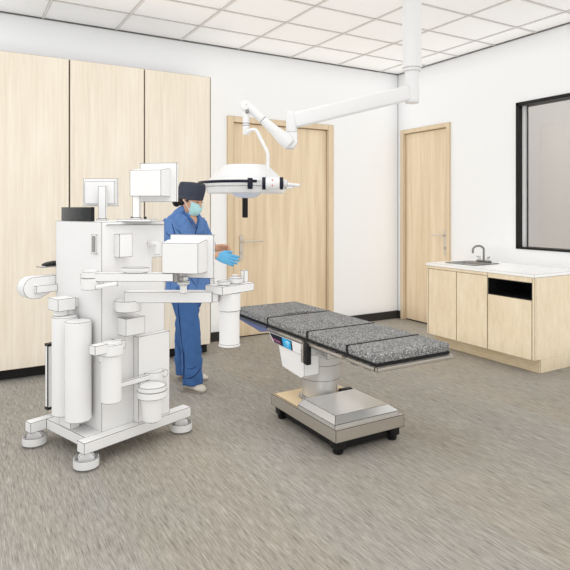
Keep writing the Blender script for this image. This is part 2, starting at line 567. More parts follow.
sk = thing('sink', 'stainless steel drop-in sink in the white worktop', 'sink', ((SX[0] + SX[1]) / 2, (SY[0] + SY[1]) / 2, CT))
s = MB()
def rrect(hx, hy, r, z, n=6, ox=0.0):
    out = []
    for (sx, sy, a0) in ((1, 1, 0), (-1, 1, PI / 2), (-1, -1, PI), (1, -1, 3 * PI / 2)):
        for k in range(n + 1):
            a = a0 + PI / 2 * k / n
            out.append(V3((ox + sx * (hx - r) + r * math.cos(a), sy * (hy - r) + r * math.sin(a), z)))
    return out
hx, hy = (SX[1] - SX[0]) / 2, (SY[1] - SY[0]) / 2
s.loft([rrect(hx, hy, 0.05, 0.0008), rrect(hx - .004, hy - .004, 0.05, 0.008), rrect(hx - 0.085, hy - 0.05, 0.05, 0.008, ox=-0.035),
        rrect(hx - 0.092, hy - 0.057, 0.05, 0.0, ox=-0.035), rrect(hx - 0.10, hy - 0.065, 0.05, -0.02, ox=-0.035),
        rrect(hx - 0.11, hy - 0.075, 0.05, -0.16, ox=-0.035)], cap=False)
s.bm.faces.new([v for v in s.bm.verts[-28:]])
s.build('basin', M['dsteel'], sk)
MB().lathe([(0.035, -0.158), (0.03, -0.155), (0.02, -0.157)], (-0.03, 0, 0), 24).build('drain', M['chrome'], sk)

fa = thing('faucet', 'chrome gooseneck faucet with two handles behind the sink', 'faucet', (4.885, 4.12, CT + 0.0078))
MB().box(-0.025, 0.025, -0.085, 0.085, 0.0, 0.018, 0.006).build('base_plate', M['dsteel'], fa)
pts = [(0, 0, 0.01), (0, 0, 0.13)]
for k in range(1, 11):
    a = PI * k / 10
    pts.append((-0.058 + 0.058 * math.cos(a), 0.0 + 0.045 * (1 - math.cos(a)) / 2, 0.13 + 0.042 * math.sin(a)))
pts.append((-0.116, 0.045, 0.095))
MB().tube(pts, 0.0115, 14).build('spout', M['dsteel'], fa)
for sy in (-1, 1):
    h = MB()
    h.lathe([(0.017, 0.0), (0.015, 0.03), (0.012, 0.04)], (0, sy * 0.058, 0.016), 20)
    h.tube([(0, sy * 0.058, 0.05), (-0.012, sy * 0.085, 0.058)], 0.006, 10)
    h.build('handle', M['steel'], fa)

# ------------------------------------------------------------------ operating table
TX, TY = 2.225, 3.22
ot = thing('operating_table', 'operating table with grey speckled pads on a steel pedestal', 'table', (TX, TY, 0))
def R_(mb):
    return mb.xf(Matrix.Translation(V3((-TX, -TY, 0))))
BX, BY = (1.915, 2.44), (2.675, 3.445)
R_(MB().box(*BX, *BY, 0.085, 0.16)).build('base', M['rail'], ot)
R_(MB().box(BX[0] + .05, BX[1] - .05, BY[0] + .05, BY[1] - .05, 0.022, 0.087)).build('underframe', M['black'], ot)
for x in (BX[0] + .055, BX[1] - .055):
    for y in (BY[0] + .055, BY[1] - .055):
        ft = MB()
        ft.box(x - .036, x + .036, y - .036, y + .036, 0.03, 0.088, 0.006)
        ft.lathe([(0.028, 0.0), (0.032, 0.006), (0.032, 0.022), (0.02, 0.032)], (x, y, 0), 20)
        R_(ft).build('foot', M['black'], ot)
# sloped steel cover over the front half of the base
cvr = MB()
a = [(1.918, 2.69), (2.412, 2.69), (2.412, 3.10), (1.918, 3.10)]
t_ = [(1.955, 2.735), (2.36, 2.735), (2.36, 3.085), (1.955, 3.085)]
cvr.loft([[V3((x, y, .158)) for x, y in a], [V3((x, y, .182)) for x, y in a], [V3((x, y, .186)) for x, y in a], [V3((x, y, .222)) for x, y in t_]])
R_(cvr).build('base_cover', M['steel'], ot)
R_(MB().box(1.93, 2.425, 3.12, 3.43, 0.1595, 0.163)).build('base_tread', plain('cream_tread', (226, 204, 168), 0.5, ink=INKW), ot)
R_(MB().box(2.30, 2.40, 3.15, 3.19, 0.162, 0.205, 0.008)).build('pedal', M['black'], ot)
colc = (2.185, 3.24, 0)
cl = MB()
cl.lathe([(0.150, 0.162), (0.142, 0.17), (0.122, 0.172), (0.122, 0.30)], colc, 48)
R_(cl).build('column_foot', M['steel'], ot)
R_(MB().lathe([(0.136, 0.296), (0.136, 0.40)], colc, 48)).build('column_sleeve', M['steel'], ot)
R_(MB().lathe([(0.150, 0.40), (0.150, 0.50)], colc, 48)).build('column_collar', M['steel'], ot)
hd = MB()
hd.box(2.04, 2.38, 2.95, 3.5, 0.49, 0.565, 0.01)
hd.box(2.02, 2.42, 2.75, 3.9, 0.545, 0.583)
R_(hd).build('head_frame', M['steel'], ot)
# four pads with their black under-layer
PX = (1.962, 2.522)
secs = [(3.605, 4.115), (3.072, 3.589), (2.645, 3.056), (2.370, 2.628)]
def pad(y0, y1, notch=None):
    b_ = MB()
    x0, x1 = PX
    z0, z1 = 0.612, 0.662
    poly = [(x0, y1), (x0, y0)]
    if notch:
        xc, w_, dp = notch
        for k in range(0, 15):
            a = PI * k / 14
            poly.append((xc - w_ * math.cos(a), y0 + dp * math.sin(a)))
    poly += [(x1, y0), (x1, y1)]
    b_.prism([(x, y, z0) for x, y in poly], (0, 0, z1 - z0))
    bmesh.ops.recalc_face_normals(b_.bm, faces=b_.bm.faces[:])
    ed = [e for e in b_.bm.edges if len(e.link_faces) == 2 and e.calc_face_angle() > 0.6]
    bmesh.ops.bevel(b_.bm, geom=ed, offset=0.011, segments=3, profile=0.5, affect='EDGES')
    return R_(b_)
for i, (y0, y1) in enumerate(secs):
    n = (2.275, 0.185, 0.085) if i == 0 else None
    p = pad(y0, y1, n).build('pad', M['pad'], ot)
    R_(MB().box(PX[0] + 0.004, PX[1] - 0.004, y0 + 0.001, y1 - 0.001, 0.600, 0.6125)).build('pad_base', M['black'], p)
fr = MB()
for i in range(3):
    R_(MB().box(PX[0] + .002, PX[1] - .002, secs[i + 1][1] + .001, secs[i][0] - .001, .600, .6628)).build('pad_seam', M['black'], ot)
for i, (y0, y1) in enumerate(secs):
    fr.box(PX[0] + 0.012, PX[1] - 0.012, y0 + 0.002, y1 - 0.002, 0.582, 0.600)
R_(fr).build('table_frame', M['dsteel'], ot)
for sx in (0, 1):
    x = PX[0] - 0.012 if sx == 0 else PX[1] - 0.008
    for y0, y1, w_ in ((3.10, 3.57, 0.02), (2.66, 3.05, 0.02), (2.372, 2.625, 0.02)):
        rl = R_(MB().box(x, x + w_, y0, y1, 0.574, 0.597, 0.003)).build('side_rail', M['rail'], ot)
        n = 3 if y1 - y0 > .5 else 2
        for k in range(n):
            yy = y0 + (y1 - y0) * (k + .5) / n
            R_(MB().box(x + .002, x + .018 + .02, yy - .03, yy + .03, 0.572, 0.601)).build('rail_bracket', M['dsteel'], rl)
R_(MB().box(PX[0] - 0.01, PX[1] + 0.006, 2.346, 2.369, 0.574, 0.598, 0.004)).build('foot_rail', M['rail'], ot)
br = MB()
br.prism([(1.985, 2.62, .574), (1.985, 2.62, .553), (1.985, 2.57, .553), (1.985, 2.55, .562), (1.985, 2.51, .562), (1.985, 2.49, .574)], (0.02, 0, 0))
R_(br).build('leg_bracket', M['steel'], ot)
br = MB()
br.prism([(2.48, 2.62, .574), (2.48, 2.62, .553), (2.48, 2.57, .553), (2.48, 2.55, .562), (2.48, 2.51, .562), (2.48, 2.49, .574)], (0.02, 0, 0))
R_(br).build('leg_bracket', M['steel'], ot)
# head-end plate hanging under the first pad
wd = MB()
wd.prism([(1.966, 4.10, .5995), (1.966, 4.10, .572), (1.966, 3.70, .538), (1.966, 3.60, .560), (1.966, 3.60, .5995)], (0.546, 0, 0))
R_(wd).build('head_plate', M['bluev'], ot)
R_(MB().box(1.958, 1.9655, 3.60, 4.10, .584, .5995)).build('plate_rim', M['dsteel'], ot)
# control housing with the printed panel
ch = MB()
ch.prism([(1.952, 3.56, .572), (1.952, 3.49, .507), (1.952, 3.075, .497), (1.952, 3.075, .572)], (0.12, 0, 0))
hs = R_(ch).build('control_housing', M['white'], ot)
lw = MB()
lw.prism([(1.956, 3.42, .505), (1.956, 3.365, .365), (1.956, 3.12, .345), (1.956, 3.085, .365), (1.956, 3.085, .50)], (0.115, 0, 0))
R_(lw).build('control_housing', M['white'], ot)
pn = MB().prism([(1.952, 3.535, .566), (1.952, 3.468, .512), (1.952, 3.22, .505), (1.952, 3.235, .566)], (-0.003, 0, 0))
R_(pn).build('print_panel', M['navy'], hs)
pc = MB().prism([(1.9492, 3.36, .565), (1.9492, 3.335, .5085), (1.9492, 3.235, .506), (1.9492, 3.245, .565)], (-0.001, 0, 0))
R_(pc).build('print_picture', M['cyan'], hs)
sw = MB()
for (yc, zc, r, a0, a1) in ((3.29, .535, .022, .3, 4.6), (3.29, .535, .011, -1.0, 3.6), (3.275, .525, .03, .6, 2.2)):
    sw.tube([(1.948, yc + r * math.cos(a0 + (a1 - a0) * k / 12), zc + r * .8 * math.sin(a0 + (a1 - a0) * k / 12)) for k in range(13)], 0.0032, 6)
R_(sw).build('print_swirl', M['cyan2'], hs)
sc_ = MB()
pts = [(1.9485, 3.495 - .118 * k / 24, .531 - .006 * k / 24 + .006 * math.sin(k * 1.3) * (1.3 if k < 5 else 1)) for k in range(25)]
sc_.tube(pts, 0.0022, 6)
R_(sc_).build('print_script', M['pink'], hs)
ck = MB()
ck.box(1.936, 1.958, 3.062, 3.092, 0.46, 0.585, 0.003)
R_(ck).build('rail_clamp', M['rail'], ot)
R_(MB().box(1.938, 1.97, 3.020, 3.060, 0.455, 0.592, 0.003)).build('rail_clamp', M['black'], ot)
R_(MB().cyl((1.9505, 3.10, .53), (1.944, 3.10, .53), 0.008, seg=16)).build('button', M['slot'], hs)

# ------------------------------------------------------------------ anaesthesia machine (local u along its front, v away)
MO, MR = (0.7444, 3.3763, 0.0), math.radians(19.55)
am = thing('anesthesia_machine', 'tall white anesthesia workstation on casters with two swing arms and three monitors', 'medical machine', MO, MR)
WH = M['white']
def P(name, mb, mat=WH, parent=None):
    return mb.build(name, mat, parent or am)
# body: lower block, neck, upper block in one shell (profile in u, extruded along v)
prof = [(0, .148), (.452, .148), (.452, 1.0), (.357, 1.0), (.357, 1.144), (.452, 1.144), (.452, 1.374), (0, 1.374)]
body = MB().prism([(u, 0, z) for u, z in prof], (0, .528, 0))
P('body', body)
P('hood_lip', MB().prism([(.03, 0.001, 1.352), (.436, 0.001, 1.345), (.436, -.022, 1.349), (.03, -.022, 1.356)], (0, 0, .004)))
P('corner_post', MB().box(.37, .395, .2, .23, 1.0, 1.144))
hn = P('side_handle', MB().box(-.012, .002, .04, .092, 1.186, 1.30), M['white'])
P('grip_recess', MB().box(-.0135, -.011, .05, .082, 1.196, 1.29), M['slot'], hn)
P('service_box', MB().box(.083, .172, -.055, .001, 1.165, 1.302))
el = MB()
el.tube([(.335, .0, 1.235), (.335, -.03, 1.235), (.336, -.043, 1.236), (.342, -.05, 1.238), (.351, -.054, 1.234), (.356, -.055, 1.222), (.357, -.055, 1.205), (.357, -.055, 1.165)], 0.017, 20)
P('pipe_elbow', el)
# base: two bars joined by a plate, four casters with drum guards
ba = MB()
ba.box(-.155, .61, -.075, .0, .088, .15)
ba.box(-.205, .61, .445, .515, .088, .15)
ba.box(-.105, .46, -.002, .447, .088, .149)
P('base_frame', ba)
for u, v in ((-.125, -.045), (-.165, .478), (.555, -.045), (.555, .478)):
    cw = MB()
    ro, ri = .070, .062
    secs_ = []
    n = 36
    outer = [V3((u + ro * math.cos(2 * PI * k / n), v + ro * math.sin(2 * PI * k / n), 0)) for k in range(n)]
    cw.loft([[p + V3((0, 0, z)) + (p - V3((u, v, 0))) * s for p in outer] for s, z in ((0, .010), (0, .060), (-.10, .060), (-.10, .016), (0, .010))], cap=False)
    gd = P('caster', cw)
    wl = MB()
    wl.cyl((u + .010, v + .016, .0475), (u - .010, v - .016, .0475), .046, seg=32)
    P('wheel', wl, M['white'], gd)
    P('swivel_stem', MB().cyl((u, v, .06), (u, v, .09), .014, seg=18), M['white'], gd)
# front plate, boxes
P('front_panel', MB().box(.218, .455, -.05, -.001, .150, .672))
P('connector_box', MB().box(.105, .238, -.088, .001, .70, .803))
# pivot of the lower arm, the arm itself runs parallel to the row of the table rail (direction q)
q = V3((.643, -.766, 0)); pq = V3((.766, .643, 0))
pc_ = V3((.125, -.082, 0))
P('arm_pivot', MB().lathe([(.074, .850), (.074, .912)], pc_, 40))
P('pivot_stub', MB().box(.08, .17, -.09, .001, .85, .905))
def along(q, pq, c, l0, l1, w0, w1, z0, z1, bev=0.0):
    m = Matrix(((q.x, pq.x, 0, c.x), (q.y, pq.y, 0, c.y), (0, 0, 1, 0), (0, 0, 0, 1)))
    return MB().box(l0, l1, w0, w1, z0, z1, bev, mat=m)
P('lower_arm', along(q, pq, pc_, -.012, .50, -.045, .045, .903, .966))
P('arm_tip', along(q, pq, pc_, .50, .535, -.03, .04, .905, .958))
# tray at the end of the arm with its hanging canister
tq = V3((.4265, -.567, 0))
tr = MB().box(.4265, .692, -.567, -.42, .952, 1.0)
P('tray', tr)
P('hanging_column', MB().lathe([(.0655, .846), (.0655, .952)], (.537, -.511, 0), 40))
P('hanging_column', MB().lathe([(.060, .648), (.060, .846)], (.537, -.511, 0), 40))
P('column_cap', MB().lathe([(.064, .634), (.065, .640), (.064, .650)], (.537, -.511, 0), 40))
P('tray_post', along(q, pq, pc_, .475, .50, .05, .08, .96, 1.035))
# upper arm
p1 = V3((-.088, -.028, 0))
P('arm_bracket', MB().box(-.10, .001, -.02, .06, 1.015, 1.075))
ap = MB()
ap.lathe([(.052, .995), (.052, 1.06)], p1, 36)
ap.lathe([(.046, 1.06), (.046, 1.095), (.04, 1.102)], p1, 36)
P('arm_pivot', ap)
P('upper_arm', along(q, pq, p1, .01, .475, -.032, .032, 1.042, 1.087))
P('arm_tip', along(q, pq, p1, .475, .50, -.025, .028, 1.035, 1.09), M['slot'])
hd2 = MB()
c0 = p1 + q * .05 + pq * -.055
hd2.tube([c0 + V3((0, 0, 1.012)), c0 + q * .12 + V3((0, 0, 1.032))], [.012, .012], 14)
P('arm_lever', hd2)
# monitors: a facing-away screen with a tapered back cover
def monitor(o, rz, w, h, depth, bx0, bx1, bz0, bz1, inset, stand):
    """local: x along the screen, -y towards the back cover; o = centre of the frame"""
    m = Matrix.Translation(V3(o)) @ Matrix.Rotation(rz, 4, 'Z')
    f = MB()
    f.box(-w / 2, w / 2, -.0125, .0125, -h / 2, h / 2, mat=m)
    fr_ = P('monitor', f)
    P('screen', MB().box(-w / 2 + .02, w / 2 - .02, .012, .0155, -h / 2 + .02, h / 2 - .02, mat=m), M['blackg'], fr_)
    rim = MB()
    t1 = .012
    rim.box(-w / 2, w / 2, -.024, -.0125, h / 2 - t1, h / 2, mat=m)
    rim.box(-w / 2, w / 2, -.024, -.0125, -h / 2, -h / 2 + t1, mat=m)
    rim.box(-w / 2, -w / 2 + t1, -.024, -.0125, -h / 2 + t1, h / 2 - t1, mat=m)
    rim.box(w / 2 - t1, w / 2, -.024, -.0125, -h / 2 + t1, h / 2 - t1, mat=m)
    b_ = MB()
    ix, iz = inset
    r0 = [(bx0 - ix * .15, bz0), (bx1 + ix, bz0), (bx1 + ix, bz1 + iz), (bx0 - ix * .15, bz1 + iz)]
    r1 = [(bx0, bz0), (bx1, bz0), (bx1, bz1), (bx0, bz1)]
    b_.loft([[V3((x, -.012, z)) for x, z in r0], [V3((x, -depth * .35, z)) for x, z in r0], [V3((x, -depth, z)) for x, z in r1]])
    b_.xf(m)
    P('back_cover', b_, WH, fr_)
    return fr_, m
def rdl(r, d, z):
    """floor-plan helper: view-aligned plan (r, d) to machine axes"""
    a, e = r + 1.0686, d - 3.288
    return (a * .643 + e * .766, -a * .766 + e * .643, z)
BASE_ROT = -math.radians(50)       # turns machine axes to the row direction of the room camera wall
# monitor on the upper arm
monitor(rdl(-.538, 3.28, 1.176), BASE_ROT - math.radians(12), .265, .250, .13, -.132, .083, -.088, .082, (.012, .014), None)
ms = MB()
mc = p1 + q * .475
ms.lathe([(.02, .965), (.02, 1.01), (.034, 1.018), (.036, 1.03), (.03, 1.036)], rdl(-.585, 3.25, 0), 24)
ms.box(-.02, .02, -.02, .02, 1.03, 1.06, mat=Matrix.Translation(V3(rdl(-.585, 3.25, 0))))
P('monitor_mount', ms)
# two monitors on stands on top
monitor(rdl(-.790, 3.54, 1.616), BASE_ROT - math.radians(12), .245, .243, .14, -.127, .076, -.088, .070, (.004, .014), None)
s2 = MB()
sx, sd = -.905, 3.40
o2 = Matrix.Translation(V3(rdl(sx, sd + .04, 0))) @ Matrix.Rotation(BASE_ROT, 4, 'Z')
s2.box(-.0225, .0225, -.012, .012, 1.39, 1.592, mat=o2)
s2.box(-.032, .032, -.02, .02, 1.388, 1.397, mat=o2)
P('monitor_stand', s2)
P('stand_plate', MB().box(-.105, .10, -.05, .12, 1.3735, 1.389, mat=o2))
for dx in (-.035, .045):
    P('plate_knob', MB().cyl(o2 @ V3((dx, .03, 1.388)), o2 @ V3((dx, .03, 1.403)), .009, seg=14), M['black'])
monitor(rdl(-1.240, 3.80, 1.562), BASE_ROT - math.radians(3), .234, .185, .035, -.098, .104, -.078, .072, (.004, .006), None)
s1 = MB()
o1 = Matrix.Translation(V3(rdl(-1.205, 3.725, 0))) @ Matrix.Rotation(BASE_ROT, 4, 'Z')
s1.box(-.025, .025, -.012, .012, 1.38, 1.60, mat=o1)
s1.box(-.034, .034, -.02, .02, 1.3735, 1.385, mat=o1)
P('monitor_stand', s1)
# rear left: hose arm, shelf, side box
st = MB()
poly = []
zc, rr = .955, .068
for k in range(17):
    a = PI / 2 + PI * k / 16
    poly.append((-.138 + rr * math.cos(a), 0.535, zc + rr * math.sin(a)))
poly += [(-.10, 0.535, zc - rr), (-.02, 0.535, zc - .03), (.06, 0.535, zc - .03), (.06, 0.535, zc + rr)]
st.prism(poly, (0, .09, 0))
P('hose_arm', st)
P('arm_insert', MB().box(-.14, -.001, .505, .536, .925, .97))
P('side_shelf', MB().box(-.085, .04, .5285, .615, 1.078, 1.083))
sb = P('side_box', MB().box(-.072, .0, .49, .527, .20, .585))
eb = MB()
eb.box(-.075, .0, .487, .529, .585, .60); eb.box(-.075, .0, .487, .529, .185, .20)
eb.box(-.0765, -.072, .487, .494, .185, .60)
P('black_edging', eb, M['black'], sb)
# cylinder yoke
P('yoke_box', MB().box(-.142, -.03, .235, .355, .842, .914))
P('yoke_neck', MB().lathe([(.045, .808), (.045, .844)], (-.088, .30, 0), 28))
P('yoke_stub', MB().box(-.04, .001, .26, .35, .85, .905))
P('cylinder_rest', MB().box(-.10, -.04, .17, .30, .149, .2195))
# flow canister on the front left
fc = V3((.0, -.10, 0))
P('canister', MB().lathe([(.040, .350), (.0555, .352), (.0555, .62)], fc, 40))
cp = MB()
cp.lathe([(.05, .612), (.064, .620), (.064, .682), (.058, .688)], fc, 40)
cpo = P('canister_cap', cp)
P('cap_block', MB().box(-.125, -.045, -.135, -.075, .640, .692), WH, cpo)
P('cap_block', MB().box(.06, .10, -.09, -.01, .635, .683), WH, cpo)
P('canister_bracket', MB().box(-.02, .02, -.06, .001, .56, .60))
# ring bracket for the cup
P('bracket_plate', MB().box(.085, .108, -.02, .001, .385, .485))
rb = MB()
rb.box(.03, .40, -.082, -.06, .405, .437)
P('ring_bar', rb)
P('bar_knob', MB().cyl((.395, -.085, .421), (.395, -.05, .421), .022, seg=24))
CU = V3((.235, -.165, 0))
ri_ = MB()
n = 40
ro = [V3((CU.x + .088 * math.cos(2 * PI * k / n), CU.y + .088 * math.sin(2 * PI * k / n), 0)) for k in range(n)]
ri_.loft([[p + (p - CU) * s + V3((0, 0, z)) for p in ro] for s, z in ((0, .335), (0, .375), (-.125, .375), (-.14, .335), (0, .335))], cap=False)
ri_.box(.215, .255, -.0785, -.06, .345, .43)
P('cup_ring', ri_)
hc = MB()
pol = [(.26 + .135 * k / 10, -.051 - .05 * math.sin(PI * k / 10) - .012, .452) for k in range(11)] + [(.395, -.0505, .452), (.26, -.0505, .452)]
hc.prism([(x, y, .34) for x, y, z in pol], (0, 0, .105))
P('holder', hc)

# things carried by the machine
def on_machine(name, label, cat, uvz, group=None, rz=0):
    c_, s_ = math.cos(MR), math.sin(MR)
    return thing(name, label, cat, (MO[0] + uvz[0] * c_ - uvz[1] * s_, MO[1] + uvz[0] * s_ + uvz[1] * c_, uvz[2]), MR + rz, group)
for (u, v, top, lab) in ((-.0855, .107, .800, 'white gas cylinder hung at the front left of the anesthesia machine, nearer one'),
                         (-.0855, .2600, .808, 'white gas cylinder behind the nearer one, under the yoke box')):
    t = on_machine('gas_cylinder', lab, 'gas cylinder', (u, v, .2205), 'gas cylinders on the anesthesia machine')
    MB().lathe([(.066, 0), (.0735, .005), (.0735, top - .235), (.071, top - .2235), (.05, top - .2215)], (0, 0, 0), 44).build('tank', WH, t)
tb = on_machine('display_unit', 'black glossy box standing on the top left of the anesthesia machine', 'display', (.042, .342, 1.3745))
MB().box(-.012, .012, -.175, .175, 0, .087, .002).build('housing', M['blackg'], tb)
MB().box(-.0125, .0125, -.1765, -.172, -.0, .0875).build('end_cap', M['black'], tb)
hs_ = on_machine('handset', 'small black handset lying on the shelf left of the anesthesia machine', 'handset', (-.02, .572, 1.0832))
MB().ell([((-.040, 0, .006), (0, .03, 0), (0, 0, .005)), ((-.034, 0, .009), (0, .035, 0), (0, 0, .009)), ((-.015, 0, .013), (0, .038, 0), (0, 0, .013)),
          ((.03, 0, .016), (0, .038, 0), (0, 0, .016)), ((.056, 0, .014), (0, .03, 0), (0, 0, .014))], 20).build('shell', M['black'], hs_)
cu = on_machine('waste_cup', 'white tapered cup sitting in the ring at the front of the machine', 'cup', (CU.x, CU.y, .19))
MB().lathe([(.050, 0), (.054, .004), (.072, .176), (.0735, .1855), (.0845, .1857), (.0855, .19), (.0855, .212), (.080, .214), (.075, .208), (.05, .206)], (0, 0, 0), 44).build('cup_body', WH, cu)
dh = p1 + q * .255
di = on_machine('oval_dish', 'shallow white oval dish resting on the upper arm', 'dish', (dh.x, dh.y, 1.0873), None, -math.radians(50))
MB().lathe([(.060, 0), (.074, .006), (.080, .022), (.080, .03), (.072, .031), (.068, .024), (.03, .02)], (0, 0, 0), 44, sx=1.0, sy=.42).build('dish_body', WH, di)
tz = 1.0004
t = on_machine('small_box', 'upright white box standing at the far end of the tray', 'box', (.672, -.505, tz))
MB().box(-.018, .018, -.014, .014, 0, .072).build('carton', WH, t)
t = on_machine('round_dish', 'low white round dish in the middle of the tray', 'dish', (.585, -.515, tz), 'dishes on the white tray')
MB().lathe([(.036, 0), (.042, .005), (.046, .034), (.040, .036), (.034, .024), (.02, .018)], (0, 0, 0), 36).build('bowl', WH, t)
t = on_machine('round_dish', 'smaller white round dish nearest the left end of the tray', 'dish', (.487, -.515, tz), 'dishes on the white tray')
MB().lathe([(.030, 0), (.036, .004), (.042, .024), (.036, .026), (.030, .016), (.015, .012)], (0, 0, 0), 36).build('bowl', WH, t)
t = on_machine('lidded_jar', 'small lidded white jar next to the upright box on the tray', 'jar', (.645, -.452, tz))
MB().lathe([(.018, 0), (.020, .004), (.020, .03), (.022, .031), (.022, .04), (.018, .043)], (0, 0, 0), 28).build('jar_body', WH, t)

# ------------------------------------------------------------------ ceiling-hung surgical light
RC = math.radians(-30.44)
def plan(r, d, z=0.0):
    return V3((r * .8622 + d * .5066, -r * .5066 + d * .8622, z))
sl = thing('surgical_light', 'white ceiling-hung surgical light with jointed boom above the operating table', 'surgical light', plan(.991, 4.4, HC), RC)
LW = M['lampw']
OFF = V3((.991, 4.4, HC))
def L(name, mb, mat=LW, parent=None):
    mb.xf(Matrix.Translation(-OFF))
    return mb.build(name, mat, parent or sl)
L('ceiling_flange', MB().lathe([(.15, HC - .05), (.16, HC - .045), (.16, HC - .001)], (.991, 4.4, 0), 40))
L('ceiling_column', MB().lathe([(.066, 2.545), (.073, 2.548), (.073, HC - .045)], (.991, 4.4, 0), 48))
L('column_ring', MB().lathe([(.060, 2.520), (.064, 2.522), (.064, 2.546), (.060, 2.547)], (.991, 4.4, 0), 48))
L('lower_column', MB().lathe([(.048, 2.275), (.054, 2.282), (.055, 2.30), (.055, 2.522)], (.991, 4.4, 0), 48))
# boom: rectangular rounded beam from the column to the elbow
def beam(a, b, w, h, bev, e0=0.0, e1=0.0):
    a, b = V3(a), V3(b)
    d = (b - a)
    ln = d.length
    x = d.normalized()
    y = V3((0, 0, 1)).cross(x).normalized()
    z = x.cross(y)
    m = Matrix(((x.x, y.x, z.x, a.x), (x.y, y.y, z.y, a.y), (x.z, y.z, z.z, a.z), (0, 0, 0, 1)))
    return MB().box(-e0, ln + e1, -w / 2, w / 2, -h / 2, h / 2, bev, 4, mat=m)
L('boom_arm', beam((.96, 4.39, 2.352), (.06, 4.15, 2.10), .085, .115, .02))
j = MB()
j.rcyl((.048, 4.15, 2.01), (.048, 4.15, 2.168), .041, .012)
L('elbow_post', j)
kn = MB()
kn.prism([(x, 4.105, z) for x, z in ((-.02, 1.93), (-.012, 1.985), (.03, 2.015), (.09, 2.012), (.092, 1.935), (.065, 1.892), (.005, 1.89))], (0, .085, 0))
bmesh.ops.recalc_face_normals(kn.bm, faces=kn.bm.faces[:])
L('elbow', kn)
sa = MB()
a0, a1 = V3((.02, 4.10, 1.935)), V3((-.275, 4.055, 2.196))
dv = (a1 - a0)
up = V3((0, 1, 0)).cross(dv.normalized()).normalized()
if up.z < 0:
    up = -up
secs_ = []
for tpar, hh in ((-.06, .040), (0, .050), (.12, .050), (.34, .036), (.62, .030), (.95, .031), (1.0, .030)):
    secs_.append((a0 + dv * tpar, up * hh, V3((0, .032, 0))))
sa.ell(secs_, 28)
L('spring_arm', sa)
L('arm_band', MB().ell([(a0 + dv * .60, up * .0312, V3((0, .0325, 0))), (a0 + dv * .610, up * .0312, V3((0, .0335, 0)))], 28), M['slot'])
L('arm_joint', MB().rcyl((-.285, 4.025, 2.192), (-.285, 4.085, 2.192), .035, .006))
L('joint_gap', MB().box(-.282, -.262, 4.03, 4.04, 2.135, 2.165), M['dsteel'])
dp = MB()
dp.rcyl((-.28, 4.06, 1.985), (-.28, 4.06, 2.19), .024, .004, 28)
L('drop_post', dp)
for z in (2.05, 2.066):
    L('post_band', MB().lathe([(.0248, z - .002), (.0248, z + .002)], (-.28, 4.06, 0), 28), M['slot'])
L('yoke_tube', MB().tube([(-.276, 4.045, 2.0), (-.25, 4.03, 2.012), (-.222, 4.02, 2.018), (-.207, 4.02, 2.012), (-.195, 4.02, 1.995), (-.128, 4.0, 1.862), (-.121, 4.0, 1.835), (-.121, 4.0, 1.655)], .0125, 16))
# lamp head
LC = (-.297, 4.3, 0)
hm = MB()
hm.lathe([(.16, 1.782), (.165, 1.7825), (.172, 1.777), (.300, 1.658), (.303, 1.650)], LC, 64)
lh = L('lamp_housing', hm)
L('dome_rim', MB().lathe([(.300, 1.652), (.306, 1.648), (.306, 1.618), (.302, 1.614), (.300, 1.582), (.288, 1.568), (.10, 1.568)], LC, 64), LW, lh)
L('lens', MB().lathe([(.02, 1.530), (.06, 1.533), (.085, 1.543), (.115, 1.569)], (-.292, 4.25, 0), 40), M['lens'], lh)
lb = MB()
for k in range(5):
    a = PI + .5 + k * .5
    lb.box(-.02, .02, -.003, .003, 1.552, 1.560, mat=Matrix.Translation(V3((-.292, 4.25, 0))) @ Matrix.Rotation(a + PI / 2, 4, 'Z') @ Matrix.Translation(V3((0, -.088, 0))))
L('lens_mark', lb, M['blue'], lh)
gr = MB()
gr.rcyl((-.300, 4.24, 1.385), (-.300, 4.24, 1.535), .0215, .005, 24)
L('grip_handle', gr, M['black'], lh)
L('ring_handle', MB().tube([(-.297 + .355 * math.cos(a), 4.3 + .355 * math.sin(a), 1.646) for a in [PI * .93 + (PI * .66) * k / 30 for k in range(31)]], .0105, 12), M['navy'], lh)
L('ring_clamp', MB().box(-.262, -.226, 3.935, 3.975, 1.590, 1.668, .005), M['navy'], lh)
hub = MB()
hub.rcyl((-.165, 4.0, 1.632), (-.018, 4.0, 1.632), .043, .006)
hu = L('control_hub', hub, LW, lh)
L('hub_mount', MB().cyl((-.10, 4.0, 1.632), (-.13, 4.08, 1.632), .035, seg=24), LW, lh)
for x in (-.158, -.034):
    L('hub_band', MB().cyl((x - .003, 4.0, 1.632), (x + .022, 4.0, 1.632), .0445, seg=32), M['navy'], hu)
rm = MB()
rm.prism([(-.095, 3.9568, 1.652), (-.083, 3.9568, 1.652), (-.083, 3.9568, 1.647), (-.089, 3.9568, 1.662), (-.095, 3.9568, 1.647)][0:4], (0, .004, 0))
L('red_mark', rm, M['red'], hu)
rm = MB()
rm.box(-.094, -.084, 3.957, 3.961, 1.612, 1.620)
L('red_mark', rm, M['red'], hu)
sd_ = MB()
sd_.cyl((-.02, 4.02, 1.632), (.01, 4.03, 1.632), .028, seg=24)
sd_.tube([(.0, 4.03, 1.628), (.05, 4.06, 1.624), (.105, 4.08, 1.620)], [.016, .012, .012], 14)
sd_.tube([(.0, 4.03, 1.605), (.05, 4.06, 1.605), (.06, 4.07, 1.612)], [.012, .01, .008], 12)
L('side_handle', sd_, LW, lh)

